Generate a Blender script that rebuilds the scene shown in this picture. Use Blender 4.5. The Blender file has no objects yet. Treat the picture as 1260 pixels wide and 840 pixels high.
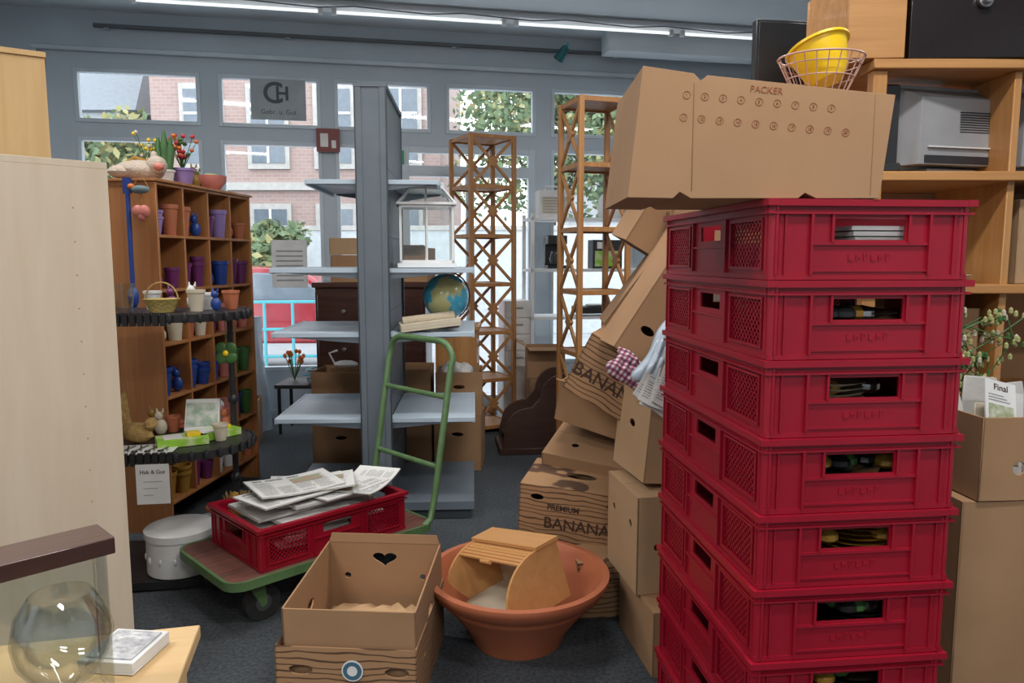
import bpy,bmesh,math,random
from math import *
from mathutils import Vector,Matrix,Euler
from mathutils.geometry import tessellate_polygon
from contextlib import contextmanager
random.seed(7)
S=bpy.context.scene
def R(x=0,y=0,z=0): return Euler((radians(x),radians(y),radians(z))).to_matrix().to_4x4()
def T(x,y,z): return Matrix.Translation((x,y,z))
# ---------------------------------------------------------------- materials
def mat(name,col,rough=.6,metal=0,col2=None,scale=8,bump=0,bscale=60,stretch=(1,1,1),emis=0,spec=.5,lo=.35,hi=.65,coat=0,dist=0):
    m=bpy.data.materials.new(name); m.use_nodes=True
    nt=m.node_tree; N=nt.nodes; L=nt.links
    p=N['Principled BSDF']
    p.inputs['Roughness'].default_value=rough; p.inputs['Metallic'].default_value=metal
    p.inputs['Specular IOR Level'].default_value=spec
    p.inputs['Coat Weight'].default_value=coat
    c=(*col,1)
    if col2 is None: col2=tuple(x*.86 for x in col)
    tc=N.new('ShaderNodeTexCoord'); mp=N.new('ShaderNodeMapping'); mp.inputs['Scale'].default_value=stretch
    L.new(tc.outputs['Object'],mp.inputs['Vector'])
    no=N.new('ShaderNodeTexNoise'); no.inputs['Scale'].default_value=scale; no.inputs['Detail'].default_value=5; no.inputs['Distortion'].default_value=dist
    L.new(mp.outputs[0],no.inputs['Vector'])
    r=N.new('ShaderNodeValToRGB'); r.color_ramp.elements[0].position=lo; r.color_ramp.elements[1].position=hi
    r.color_ramp.elements[0].color=(*col2,1); r.color_ramp.elements[1].color=c
    L.new(no.outputs['Fac'],r.inputs[0]); L.new(r.outputs[0],p.inputs['Base Color'])
    if emis:
        p.inputs['Emission Color'].default_value=c; p.inputs['Emission Strength'].default_value=emis
    if bump:
        n2=N.new('ShaderNodeTexNoise'); n2.inputs['Scale'].default_value=bscale; n2.inputs['Detail'].default_value=3
        L.new(mp.outputs[0],n2.inputs['Vector'])
        b=N.new('ShaderNodeBump'); b.inputs['Strength'].default_value=bump; b.inputs['Distance'].default_value=.01
        L.new(n2.outputs['Fac'],b.inputs['Height']); L.new(b.outputs[0],p.inputs['Normal'])
    return m
def wood(name,c1,c2,ax='z',rough=.5,sc=1.0,coat=0):
    s={'x':(1.2,16,16),'y':(16,1.2,16),'z':(16,16,1.2)}[ax]
    return mat(name,c1,rough,col2=c2,scale=1.6*sc,stretch=s,bump=.05,bscale=6,dist=.6,lo=.3,hi=.7,coat=coat)
def glassmat(name,tint=(1,1,1),fac=.12,rough=.02,k=.4):
    m=bpy.data.materials.new(name); m.use_nodes=True; nt=m.node_tree; N=nt.nodes; L=nt.links
    N.remove(N['Principled BSDF']); o=N['Material Output']
    t=N.new('ShaderNodeBsdfTransparent'); t.inputs[0].default_value=(*tint,1)
    g=N.new('ShaderNodeBsdfGlossy'); g.inputs['Roughness'].default_value=rough
    lw=N.new('ShaderNodeLayerWeight'); lw.inputs[0].default_value=.35
    mu=N.new('ShaderNodeMath'); mu.operation='MULTIPLY_ADD'; mu.inputs[1].default_value=k; mu.inputs[2].default_value=fac*.3
    L.new(lw.outputs['Fresnel'],mu.inputs[0])
    mx=N.new('ShaderNodeMixShader'); L.new(mu.outputs[0],mx.inputs[0]); L.new(t.outputs[0],mx.inputs[1]); L.new(g.outputs[0],mx.inputs[2])
    L.new(mx.outputs[0],o.inputs[0]); return m
def wavemat(name,c1,c2,scale=6,dist=6,dirn='Z',pos=.12,rough=.8,stretch=(1,1,1),det=2):
    m=bpy.data.materials.new(name); m.use_nodes=True; nt=m.node_tree; N=nt.nodes; L=nt.links; p=N['Principled BSDF']
    p.inputs['Roughness'].default_value=rough
    tc=N.new('ShaderNodeTexCoord'); mp=N.new('ShaderNodeMapping'); mp.inputs['Scale'].default_value=stretch; L.new(tc.outputs['Object'],mp.inputs[0])
    w=N.new('ShaderNodeTexWave'); w.bands_direction=dirn; w.inputs['Scale'].default_value=scale; w.inputs['Distortion'].default_value=dist
    w.inputs['Detail'].default_value=det; w.inputs['Detail Scale'].default_value=.8; L.new(mp.outputs[0],w.inputs[0])
    r=N.new('ShaderNodeValToRGB'); r.color_ramp.elements[0].position=pos; r.color_ramp.elements[1].position=pos+.12
    r.color_ramp.elements[0].color=(*c2,1); r.color_ramp.elements[1].color=(*c1,1)
    L.new(w.outputs['Fac'],r.inputs[0]); L.new(r.outputs[0],p.inputs['Base Color']); return m
def checkmat(name,c1,c2,c3,sc):
    m=bpy.data.materials.new(name); m.use_nodes=True; nt=m.node_tree; N=nt.nodes; L=nt.links; p=N['Principled BSDF']; p.inputs['Roughness'].default_value=.9
    tc=N.new('ShaderNodeTexCoord')
    ws=[]
    for d in ('X','Y'):
        w=N.new('ShaderNodeTexWave'); w.bands_direction=d; w.inputs['Scale'].default_value=sc; w.inputs['Distortion'].default_value=0; L.new(tc.outputs['Object'],w.inputs[0])
        g=N.new('ShaderNodeMath'); g.operation='GREATER_THAN'; g.inputs[1].default_value=.5; L.new(w.outputs['Fac'],g.inputs[0]); ws.append(g)
    a=N.new('ShaderNodeMath'); a.operation='ADD'; L.new(ws[0].outputs[0],a.inputs[0]); L.new(ws[1].outputs[0],a.inputs[1])
    h=N.new('ShaderNodeMath'); h.operation='MULTIPLY'; h.inputs[1].default_value=.5; L.new(a.outputs[0],h.inputs[0])
    r=N.new('ShaderNodeValToRGB'); e=r.color_ramp.elements; e[0].color=(*c1,1); e[1].color=(*c3,1); e[1].position=.95; k=e.new(.5); k.color=(*c2,1)
    L.new(h.outputs[0],r.inputs[0]); L.new(r.outputs[0],p.inputs['Base Color']); return m
def brickmat(name,c1,c2,mortar,scale,rot=False,bw=.5,rh=.25,ms=.02):
    m=bpy.data.materials.new(name); m.use_nodes=True; nt=m.node_tree; N=nt.nodes; L=nt.links; p=N['Principled BSDF']
    p.inputs['Roughness'].default_value=.85
    tc=N.new('ShaderNodeTexCoord'); mp=N.new('ShaderNodeMapping')
    if rot: mp.inputs['Rotation'].default_value=(radians(90),0,0)
    L.new(tc.outputs['Object'],mp.inputs[0])
    b=N.new('ShaderNodeTexBrick'); b.inputs['Color1'].default_value=(*c1,1); b.inputs['Color2'].default_value=(*c2,1); b.inputs['Mortar'].default_value=(*mortar,1)
    b.inputs['Scale'].default_value=scale; b.inputs['Brick Width'].default_value=bw; b.inputs['Row Height'].default_value=rh; b.inputs['Mortar Size'].default_value=ms
    L.new(mp.outputs[0],b.inputs[0]); L.new(b.outputs[0],p.inputs['Base Color']); return m

M_carpet=mat('carpet',(.070,.080,.090),.95,col2=(.030,.035,.041),scale=70,bump=.6,bscale=160)
M_wall=mat('paint_grey',(.49,.55,.60),.8,col2=(.45,.51,.56),scale=2)
M_ceil=mat('paint_ceiling',(.60,.65,.68),.85,col2=(.56,.61,.64),scale=1.5)
M_frame=mat('window_frame',(.55,.62,.67),.45,scale=2)
M_glass=glassmat('glass_clear',fac=.05,k=.10); M_glass2=glassmat('glass_ware',(.93,.95,.94),.2,k=.3)
M_birch=mat('birch_laminate',(.62,.51,.385),.45,col2=(.58,.465,.34),scale=2.2,stretch=(9,9,1),dist=.4)
M_yel=wood('beech_veneer',(.60,.39,.17),(.55,.34,.14),'z')
M_pine=wood('pine_wood',(.54,.27,.09),(.42,.19,.058),'x',coat=.2)
M_pinez=wood('pine_wood_upright',(.52,.26,.088),(.40,.18,.053),'z',coat=.2)
M_lat=wood('lattice_pine',(.42,.20,.065),(.31,.13,.04),'z')
M_pig=wood('honey_pine',(.44,.185,.06),(.34,.125,.038),'z')
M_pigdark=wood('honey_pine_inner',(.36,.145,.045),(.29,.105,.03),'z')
M_bread=wood('beech_light',(.60,.31,.12),(.53,.26,.09),'x',rough=.4)
M_tab=wood('maple_top',(.64,.44,.22),(.58,.38,.18),'x')
M_dark=wood('dark_walnut',(.075,.03,.022),(.04,.016,.012),'x',rough=.3,coat=.3)
M_choc=wood('brown_stain',(.075,.035,.024),(.045,.02,.014),'x',rough=.45)
M_black=mat('black_paint',(.018,.018,.02),.4,bump=.2,bscale=50)
M_blackp=mat('black_plastic',(.02,.02,.022),.35)
M_slate=mat('slate_metal',(.125,.15,.175),.45,col2=(.11,.135,.16))
M_slate2=mat('slate_metal_dark',(.05,.06,.07),.5)
M_shelf=mat('shelf_paint',(.46,.55,.63),.4,col2=(.43,.52,.60),scale=3)
M_red=mat('crate_red',(.30,.005,.019),.34,col2=(.255,.004,.016),scale=6,spec=.5)
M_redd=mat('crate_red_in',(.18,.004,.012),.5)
M_kraft=mat('cardboard',(.36,.205,.105),.85,col2=(.32,.178,.088),scale=3,bump=.06,bscale=25)
M_kraftl=mat('cardboard_light',(.44,.285,.16),.85,col2=(.40,.25,.133),scale=3)
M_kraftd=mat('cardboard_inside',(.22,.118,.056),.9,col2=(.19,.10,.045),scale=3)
M_paper_k=mat('kraft_paper',(.50,.32,.17),.8,col2=(.43,.26,.13),scale=5,bump=.2,bscale=12)
M_ban=wavemat('banana_print',(.34,.188,.09),(.085,.04,.02),scale=9,dist=7,dirn='Z',pos=.06,stretch=(.7,.7,1.6))
M_ink=mat('ink_brown',(.055,.025,.012),.8); M_inkr=mat('ink_orange',(.30,.095,.035),.8)
M_terra=mat('terracotta_plastic',(.46,.14,.065),.5,col2=(.40,.12,.052),scale=5)
M_white=mat('white_paint',(.76,.77,.77),.45,col2=(.70,.71,.71),scale=4)
M_whitep=mat('white_plastic',(.72,.71,.69),.35)
M_green=mat('green_enamel',(.105,.19,.075),.4,col2=(.08,.15,.06),scale=15)
M_trol=mat('red_plank',(.19,.055,.038),.75,col2=(.10,.045,.035),scale=5,bump=.2,stretch=(1,9,1))
M_rub=mat('rubber',(.02,.02,.02),.7); M_steel=mat('steel',(.5,.5,.5),.3,metal=1)
M_news=mat('newspaper_page',(.70,.69,.66),.8,col2=(.64,.63,.61),scale=6)
M_news2=mat('newspaper_edge',(.66,.64,.60),.8,col2=(.45,.44,.42),scale=60,stretch=(.4,.4,6))
M_newst=mat('newspaper_ink',(.18,.18,.18),.8,col2=(.42,.42,.41),scale=150,lo=.4,hi=.5)
M_newsp=mat('newspaper_photo',(.30,.36,.22),.7,col2=(.42,.25,.2),scale=12)
M_yellow=mat('yellow_plastic',(.80,.52,.01),.35,col2=(.76,.48,.008))
M_pinkw=mat('wire_pink',(.50,.30,.26),.4)
M_tv=mat('tv_grey',(.32,.32,.33),.5); M_tvd=mat('tv_dark',(.025,.025,.028),.4)
M_leather=mat('dark_lacquer',(.018,.012,.012),.25,coat=.4)
M_blue=mat('blue_plastic',(.02,.06,.28),.35); M_teal=mat('teal_paint',(.06,.34,.38),.5)
M_purple=mat('purple_glaze',(.14,.025,.11),.3); M_lil=mat('lilac_glaze',(.30,.2,.45),.35)
M_orange=mat('orange_petal',(.7,.18,.03),.5); M_redf=mat('red_petal',(.5,.03,.035),.5)
M_pink=mat('pink_glaze',(.62,.2,.16),.5); M_leaf=mat('leaf_green',(.06,.16,.04),.5,col2=(.03,.09,.02))
M_cream=mat('cream_glaze',(.6,.53,.40),.5); M_straw=mat('straw',(.45,.30,.11),.9,col2=(.30,.18,.06),scale=40,bump=.6)
M_lime=mat('lime_pack',(.26,.5,.04),.4,col2=(.5,.6,.28),scale=12,lo=.45,hi=.55)
M_gold=mat('ochre_glaze',(.36,.19,.03),.4)
M_bag=mat('bag_plastic',(.50,.58,.65),.25,col2=(.40,.48,.56),scale=6,bump=.5,bscale=14)
M_bagw=mat('bag_white',(.62,.60,.57),.4,col2=(.48,.46,.43),scale=6,bump=.5,bscale=14)
M_line=mat('line_grey',(.12,.13,.14),.6)

# ---------------------------------------------------------------- builder
class B:
    def __init__(s): s.bm=bmesh.new(); s.mats=[]; s.M=Matrix()
    @contextmanager
    def at(s,m):
        o=s.M; s.M=o@m; yield; s.M=o
    def mi(s,m):
        if m not in s.mats: s.mats.append(m)
        return s.mats.index(m)
    def add(s,vs,fs,m):
        i=s.mi(m); bv=[s.bm.verts.new(s.M@Vector(v)) for v in vs]
        for f in fs:
            try:
                fc=s.bm.faces.new([bv[k] for k in f]); fc.material_index=i; fc.smooth=True
            except ValueError: pass
    def hexa(s,v,m): s.add(v,[(3,2,1,0),(4,5,6,7),(0,1,5,4),(1,2,6,5),(2,3,7,6),(3,0,4,7)],m)
    def box(s,x0,x1,y0,y1,z0,z1,m):
        s.hexa([(x0,y0,z0),(x1,y0,z0),(x1,y1,z0),(x0,y1,z0),(x0,y0,z1),(x1,y0,z1),(x1,y1,z1),(x0,y1,z1)],m)
    def bar(s,p0,p1,w,t,m,up=(0,0,1)):
        p0=Vector(p0);p1=Vector(p1); d=(p1-p0); l=d.length; d.normalize(); u=Vector(up)
        if abs(d.dot(u))>.98: u=Vector((0,1,0))
        a=d.cross(u).normalized(); b=a.cross(d)
        mm=Matrix((a,d,b)).transposed().to_4x4(); mm.translation=p0
        with s.at(mm): s.box(-w/2,w/2,0,l,-t/2,t/2,m)
    def tube(s,pts,r,m,n=8,closed=False,cap=True):
        pts=[Vector(p) for p in pts]; k=len(pts); rs=r if isinstance(r,(list,tuple)) else [r]*k
        vs=[];fs=[]; a=None
        for i,p in enumerate(pts):
            q0=pts[(i-1)%k] if (closed or i>0) else p; q1=pts[(i+1)%k] if (closed or i<k-1) else p
            d=(q1-q0).normalized()
            if a is None:
                a=d.cross(Vector((0,0,1)))
                if a.length<.05: a=d.cross(Vector((0,1,0)))
            a=(a-d*a.dot(d)).normalized(); b=d.cross(a)
            for j in range(n):
                t=2*pi*j/n; vs.append(p+(a*cos(t)+b*sin(t))*rs[i])
        for i in range(k if closed else k-1):
            for j in range(n):
                i2=(i+1)%k; fs.append((i*n+j,i*n+(j+1)%n,i2*n+(j+1)%n,i2*n+j))
        if cap and not closed: fs.append(tuple(range(n))[::-1]); fs.append(tuple((k-1)*n+j for j in range(n)))
        s.add(vs,fs,m)
    def cyl(s,p0,p1,r,m,r1=None,n=16): s.tube([p0,p1],[r,r if r1 is None else r1],m,n)
    def lathe(s,prof,m,n=32,c=(0,0,0),sq=(1,1)):
        vs=[];fs=[];k=len(prof)
        for (r,z) in prof:
            for j in range(n):
                t=2*pi*j/n; vs.append((c[0]+max(r,1e-4)*cos(t)*sq[0],c[1]+max(r,1e-4)*sin(t)*sq[1],c[2]+z))
        for i in range(k-1):
            for j in range(n): fs.append((i*n+j,i*n+(j+1)%n,(i+1)*n+(j+1)%n,(i+1)*n+j))
        s.add(vs,fs,m)
    def sph(s,c,r,m,n=16,noise=0):
        if not isinstance(r,(tuple,list)): r=(r,r,r)
        vs=[];fs=[];h=n//2
        for i in range(h+1):
            for j in range(n):
                a=pi*i/h;t=2*pi*j/n; q=1+(random.uniform(-noise,noise) if noise else 0)
                vs.append((c[0]+r[0]*sin(a)*cos(t)*q+ (1e-5*cos(t)),c[1]+r[1]*sin(a)*sin(t)*q+(1e-5*sin(t)),c[2]+r[2]*cos(a)*(q if 0<i<h else 1)))
        for i in range(h):
            for j in range(n): fs.append((i*n+j,(i+1)*n+j,(i+1)*n+(j+1)%n,i*n+(j+1)%n))
        s.add(vs,fs,m)
    def prism(s,poly,h,m,holes=()):
        loops=[[Vector((p[0],p[1],0)) for p in l] for l in [poly]+list(holes)]
        tris=tessellate_polygon(loops); flat=[v for l in loops for v in l]; n=len(flat)
        vs=[(v.x,v.y,0) for v in flat]+[(v.x,v.y,h) for v in flat]
        fs=[tuple(t)[::-1] for t in tris]+[tuple(i+n for i in t) for t in tris]; o=0
        for l in loops:
            k=len(l)
            for i in range(k): fs.append((o+i,o+(i+1)%k,o+(i+1)%k+n,o+i+n))
            o+=k
        s.add(vs,fs,m)
    def make(s,name,loc=(0,0,0),rot=(0,0,0),bevel=0,sharp=35,parent=None,seg=1,mesh_only=False):
        bmesh.ops.recalc_face_normals(s.bm,faces=s.bm.faces)
        me=bpy.data.meshes.new(name); s.bm.to_mesh(me); s.bm.free()
        for m in s.mats: me.materials.append(m)
        me.set_sharp_from_angle(angle=radians(sharp))
        if mesh_only: return me
        return put(me,name,loc,rot,parent,bevel,seg)
def put(me,name,loc=(0,0,0),rot=(0,0,0),parent=None,bevel=0,seg=1):
    o=bpy.data.objects.new(name,me); S.collection.objects.link(o)
    o.location=loc; o.rotation_euler=[radians(a) for a in rot]
    if parent: o.parent=parent
    if bevel:
        md=o.modifiers.new('bevel','BEVEL'); md.width=bevel; md.segments=seg; md.limit_method='ANGLE'; md.angle_limit=radians(40); md.harden_normals=False
    return o
def rect(x0,x1,y0,y1): return [(x0,y0),(x1,y0),(x1,y1),(x0,y1)]
def ell(cx,cy,rx,ry,n=14): return [(cx+rx*cos(2*pi*i/n),cy+ry*sin(2*pi*i/n)) for i in range(n)]
def text(parent,body,size,mx,m,ext=.0006,name='lettering',bold=0):
    c=bpy.data.curves.new(name,'FONT'); c.body=body; c.size=size; c.extrude=ext; c.align_x='CENTER'; c.align_y='CENTER'; c.offset=bold
    c.materials.append(m); o=bpy.data.objects.new(name,c); S.collection.objects.link(o); o.parent=parent; o.matrix_local=mx; return o

# ---------------------------------------------------------------- camera
cd=bpy.data.cameras.new('camera'); cam=bpy.data.objects.new('camera',cd); S.collection.objects.link(cam)
cam.location=(0,0,1.5); cam.rotation_euler=(radians(90-6.4),0,0); cd.lens=26; cd.sensor_width=36; cd.clip_start=.02; cd.clip_end=300
S.camera=cam
# ---------------------------------------------------------------- room
WA=radians(11.2); WO=Vector((-3.79,6.6,0)); WM=T(*WO)@Matrix.Rotation(WA,4,'Z')
def wp(s,off=0): 
    v=WM@Vector((s,off,0)); return v.x,v.y
XL,XR,YB=-4.4,3.6,-3.2
sl=(XL+3.79)/cos(WA); sr=(XR+3.79)/cos(WA)
pl=[(XL,YB),(XR,YB),wp(sr,.0),wp(sl,.0)]
b=B(); 
with b.at(T(0,0,-.1)): b.prism(pl,.1,M_carpet)
b.make('floor')
b=B()
with b.at(T(0,0,3.62)): b.prism(pl,.12,M_ceil)
b.make('ceiling')
b=B(); b.box(XL-.12,XL,YB,wp(sl)[1],0,3.62,M_wall); b.make('wall_left')
b=B(); b.box(XR,XR+.12,YB,wp(sr)[1],0,3.62,M_wall); b.make('wall_right')
b=B(); b.box(XL-.12,XR+.12,YB-.12,YB,0,3.62,M_wall); b.make('wall_back')
panes=[(0,1.03),(1.18,2.07),(2.19,3.08),(3.22,4.10),(4.25,5.12),(5.27,6.15)]
low=[(0,1.03),(1.18,2.07),(2.19,2.70),(4.25,5.12),(5.27,6.15)]
holes=[rect(a,c,2.68,3.14) for a,c in panes]+[rect(a,c,.45,2.56) for a,c in low]+[rect(2.80,4.10,0.02,2.56)]
b=B()
with b.at(R(90)): b.prism(rect(sl,sr,0,3.62),-.16,M_wall,holes)
w=b.make('wall_front'); w.matrix_world=WM
for i,(a,c) in enumerate(panes+low):
    z0,z1=(2.68,3.14) if i<len(panes) else (.45,2.56)
    b=B(); f=.035
    b.box(a,a+f,-.012,.06,z0,z1,M_frame); b.box(c-f,c,-.012,.06,z0,z1,M_frame)
    b.box(a+f,c-f,-.012,.06,z0,z0+f,M_frame); b.box(a+f,c-f,-.012,.06,z1-f,z1,M_frame)
    b.box(a+f,c-f,.02,.026,z0+f,z1-f,M_glass)
    o=b.make('window_%d'%(i+1),bevel=.004); o.matrix_world=WM
b=B(); a,c=2.80,4.10
b.box(a,a+.07,.0,.08,.02,2.56,M_frame); b.box(c-.07,c,.0,.08,.02,2.56,M_frame)
b.box(a+.07,c-.07,.0,.08,2.28,2.38,M_frame); b.box(a+.07,c-.07,.0,.08,2.5,2.56,M_frame); b.box(a+.07,c-.07,.0,.08,.02,.14,M_frame)
b.box(3.41,3.49,.0,.08,.14,2.28,M_frame); b.box(a+.07,c-.07,.02,.026,.14,2.5,M_glass)
b.box(3.33,3.35,-.06,-.03,.95,1.15,M_steel); b.box(3.33,3.35,-.04,-.0,1.0,1.02,M_steel)
o=b.make('door_1',bevel=.004); o.matrix_world=WM
b=B(); b.box(-.3,sr-.02,-.05,0,3.27,3.31,M_frame); b.box(-.3,-.26,-.05,0,0,3.27,M_frame); o=b.make('trim_1',bevel=.005); o.matrix_world=WM
b=B(); b.box(.2,5.0,-.06,-.035,3.47,3.5,M_line)
for k in (.3,1.8,3.3,4.9): b.box(k-.02,k+.02,-.05,0,3.46,3.51,M_frame)
o=b.make('trim_2'); o.matrix_world=WM
b=B(); b.box(sl,2.78,-.03,-.0,0,.08,M_frame); o=b.make('baseboard_front'); o.matrix_world=WM
b=B(); b.box(4.7,sr-.02,-.40,-.18,3.42,3.62,M_ceil); o=b.make('ceiling_beam',bevel=.004); o.matrix_world=WM
M_fillpanel=mat('fill_panel',(1,.98,.95),.4,emis=3.0); M_tubeoff=mat('unlit_tube_glow',(.9,.94,.95),.2,emis=.9)  # rail tubes are off; their faint glow is put into the material
b=B(); b.box(.6,6.8,-.66,-.56,3.585,3.62,M_white); b.box(.6,6.8,-.70,-.52,3.565,3.585,M_white)
for k in range(4):
    b.cyl((.7+k*1.55,-.61,3.54),(2.1+k*1.55,-.61,3.54),.013,M_tubeoff)
    for e in (.68,2.12): b.box(e+k*1.55-.02,e+k*1.55+.02,-.63,-.59,3.515,3.565,M_white)
b.tube([(.6+.3*k,-.74,3.555-.012*(k%3)) for k in range(21)],.006,M_line,6)
o=b.make('fluorescent_rail',bevel=.003); o.matrix_world=WM
b=B(); b.cyl((0,0,0),(0,0,.1),.012,M_teal); b.tube([(0,0,0),(.0,-.03,-.03)],.01,M_teal)
b.lathe([(.012,.07),(.035,.05),(.05,-.08),(.047,-.08),(.03,.04)],mat('teal_dark',(.01,.12,.13),.35),20)
x,y=wp(4.30,-.25); b.make('spot_lamp',(x,y,3.42),(25,35,0))
def area(name,x,y,z,sx,sy,p,rot=(0,0,0),parent=None,col=(1,.985,.965)):
    l=bpy.data.lights.new(name,'AREA'); l.shape='RECTANGLE'; l.size=sx; l.size_y=sy; l.energy=p; l.color=col
    o=bpy.data.objects.new(name,l); S.collection.objects.link(o); o.location=(x,y,z); o.rotation_euler=[radians(q) for q in rot]
    if parent: o.parent=parent
    return o
for (x,y,p) in [(-2.2,-1.5,70),(1.0,-1.5,70),(-2.2,.9,52),(.9,.9,56),(-2.4,3.4,34),(.4,3.4,38),(2.4,3.4,32)]:  # unseen fixtures with area lamps, added out of view to brighten the room
    b=B(); b.box(-.65,.65,-.16,.16,0,.05,M_white); b.box(-.62,.62,-.13,.13,-.005,0,M_fillpanel)
    o=b.make('added_ceiling_light',(x,y,3.57)); area('fill_light',0,0,-.02,1.2,.25,p,parent=o)
# ---------------------------------------------------------------- exterior
wd=bpy.data.worlds.new('sky'); S.world=wd; wd.use_nodes=True; bg=wd.node_tree.nodes['Background']
bg.inputs[0].default_value=(.84,.92,1,1); bg.inputs[1].default_value=3.8
M_asph=mat('asphalt',(.34,.35,.36),.9,scale=3); M_brick=brickmat('brick_facade',(.33,.22,.195),(.37,.26,.23),(.38,.32,.29),2.2,rot=True,bw=.5,rh=.2,ms=.02)
M_ston=mat('sandstone',(.46,.44,.41),.8); M_roof=mat('roof_slate',(.20,.22,.24),.8); M_plas=mat('white_render',(.52,.55,.56),.8)
M_wing=mat('window_dark',(.16,.19,.22),.1)
ZG=-.115
b=B(); b.box(-40,40,0,60,-.3,-.12,M_asph); b.make('street',(0,8.9,0))
b=B(); b.box(-9.5,-1.9,0,8,ZG,11,M_brick)
for i in range(4):
    for z in (.9,4.0,7.2):
        x=-8.6+i*1.75; b.box(x-.12,x+.98,-.08,0,z-.15,z+2.05,M_ston); b.box(x,x+.86,-.1,-.05,z,z+1.9,M_wing)
        b.box(x+.4,x+.46,-.12,-.09,z,z+1.9,M_white); b.box(x,x+.86,-.12,-.09,z+1.25,z+1.31,M_white)
b.box(-9.6,-1.8,-.12,0,3.3,3.5,M_ston); b.box(-9.6,-1.8,-.12,0,6.5,6.7,M_ston)
b.make('brick_building',(0,20,0))
b=B(); b.box(-19,-10.6,0,7,ZG,5.6,M_plas)
b.add([(-19.4,-.4,5.5),(-10.2,-.4,5.5),(-10.2,7.4,5.5),(-19.4,7.4,5.5),(-18,3.5,8.1),(-11.6,3.5,8.1)],[(0,1,5,4),(1,2,5),(2,3,4,5),(3,0,4),(3,2,1,0)],M_roof)
for x in (-17,-14.5,-12.2): b.box(x,x+.9,-.05,0,3.3,4.9,M_wing)
b.make('white_house',(0,21,0))
b=B(); b.box(2,14,0,6,ZG,6.5,M_plas); b.box(1.8,14.2,-.2,6,6.5,8,M_roof)
for x in (3,6,9): b.box(x,x+1.2,-.05,0,3.2,4.8,M_wing)
b.make('apartment_building',(0,26,0))
b=B(); b.box(-14,9,0,.3,ZG,2.1,M_plas); b.box(-14,9,-.03,.33,2.1,2.2,M_ston); b.make('garden_wall',(0,16,0))
M_lf=[mat('foliage_a',(.17,.23,.12),.8,col2=(.10,.155,.08),scale=2),mat('foliage_b',(.34,.30,.13),.8,col2=(.22,.24,.11),scale=2)]
def tree(x,y,h,r,mi,n=2600):
    b=B(); b.cyl((0,0,-.115),(0,0,h*.6),.16,M_choc,.08)
    for k in range(5): b.cyl((0,0,h*.4),(random.uniform(-r,r)*.6,random.uniform(-r,r)*.6,h*.8),.06,M_choc,.02,8)
    cl=[(random.uniform(-.6,.6)*r,random.uniform(-.6,.6)*r,h*.72+random.uniform(-.5,.6)*r,r*random.uniform(.35,.6)) for _ in range(12)]
    for k in range(n):
        c=random.choice(cl); d=Vector((random.gauss(0,1),random.gauss(0,1),random.gauss(0,1))).normalized()*c[3]*random.uniform(.5,1)
        q=random.uniform(.05,.12); mm=T(c[0]+d.x,c[1]+d.y,c[2]+d.z)@R(random.uniform(0,360),random.uniform(0,360),0)
        with b.at(mm): b.add([(-q,0,0),(0,-q*.6,0),(q,0,0),(0,q*.6,0)],[(0,1,2,3)],M_lf[mi if random.random()<.7 else 1-mi])
    b.make('tree',(x,y,0))
tree(-9.2,14.2,4.6,2.0,0,4200); tree(-7.6,14.4,4.2,1.3,1); tree(1.0,18.6,6.4,2.5,0,7000); tree(3.2,18.4,6.4,2.4,0,6500); tree(5.4,18.6,6,2,1,3500); tree(-4.6,14.4,2.3,.7,0,1500)
M_car=mat('car_red',(.34,.015,.025),.25,coat=.6)
b=B(); prof=[(-2,.35),(2,.35),(2.05,.7),(1.9,.85),(1.15,.93),(.55,1.36),(-.9,1.4),(-1.75,1.0),(-2.02,.9),(-2.08,.6)]
with b.at(T(0,.82,0)@R(90)): b.prism(prof,1.64,M_car)
with b.at(T(0,.835,0)@R(90)): b.prism([(1.0,.93),(.5,1.3),(-.1,1.32),(-.1,.93)],1.67,M_wing); b.prism([(-.2,.93),(-.2,1.32),(-.85,1.33),(-1.4,.96)],1.67,M_wing)
for x in (-1.3,1.3):
    for y in (-.85,.7): b.cyl((x,y,.2),(x,y+.15,.2),.31,M_rub,n=24); b.cyl((x,y-.01,.2),(x,y+.16,.2),.18,M_steel,n=16)
b.make('car',(-3.4,10.8,0),bevel=.04,seg=2)
b=B()
for k in range(9): b.cyl((k*.35,0,-.12),(k*.35,0,.95),.02,M_teal)
for z in (.25,.6,.95): b.cyl((-.05,0,z),(2.85,0,z),.02,M_teal)
b.make('street_railing',(-4.2,9.3,0),(0,0,6))

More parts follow.
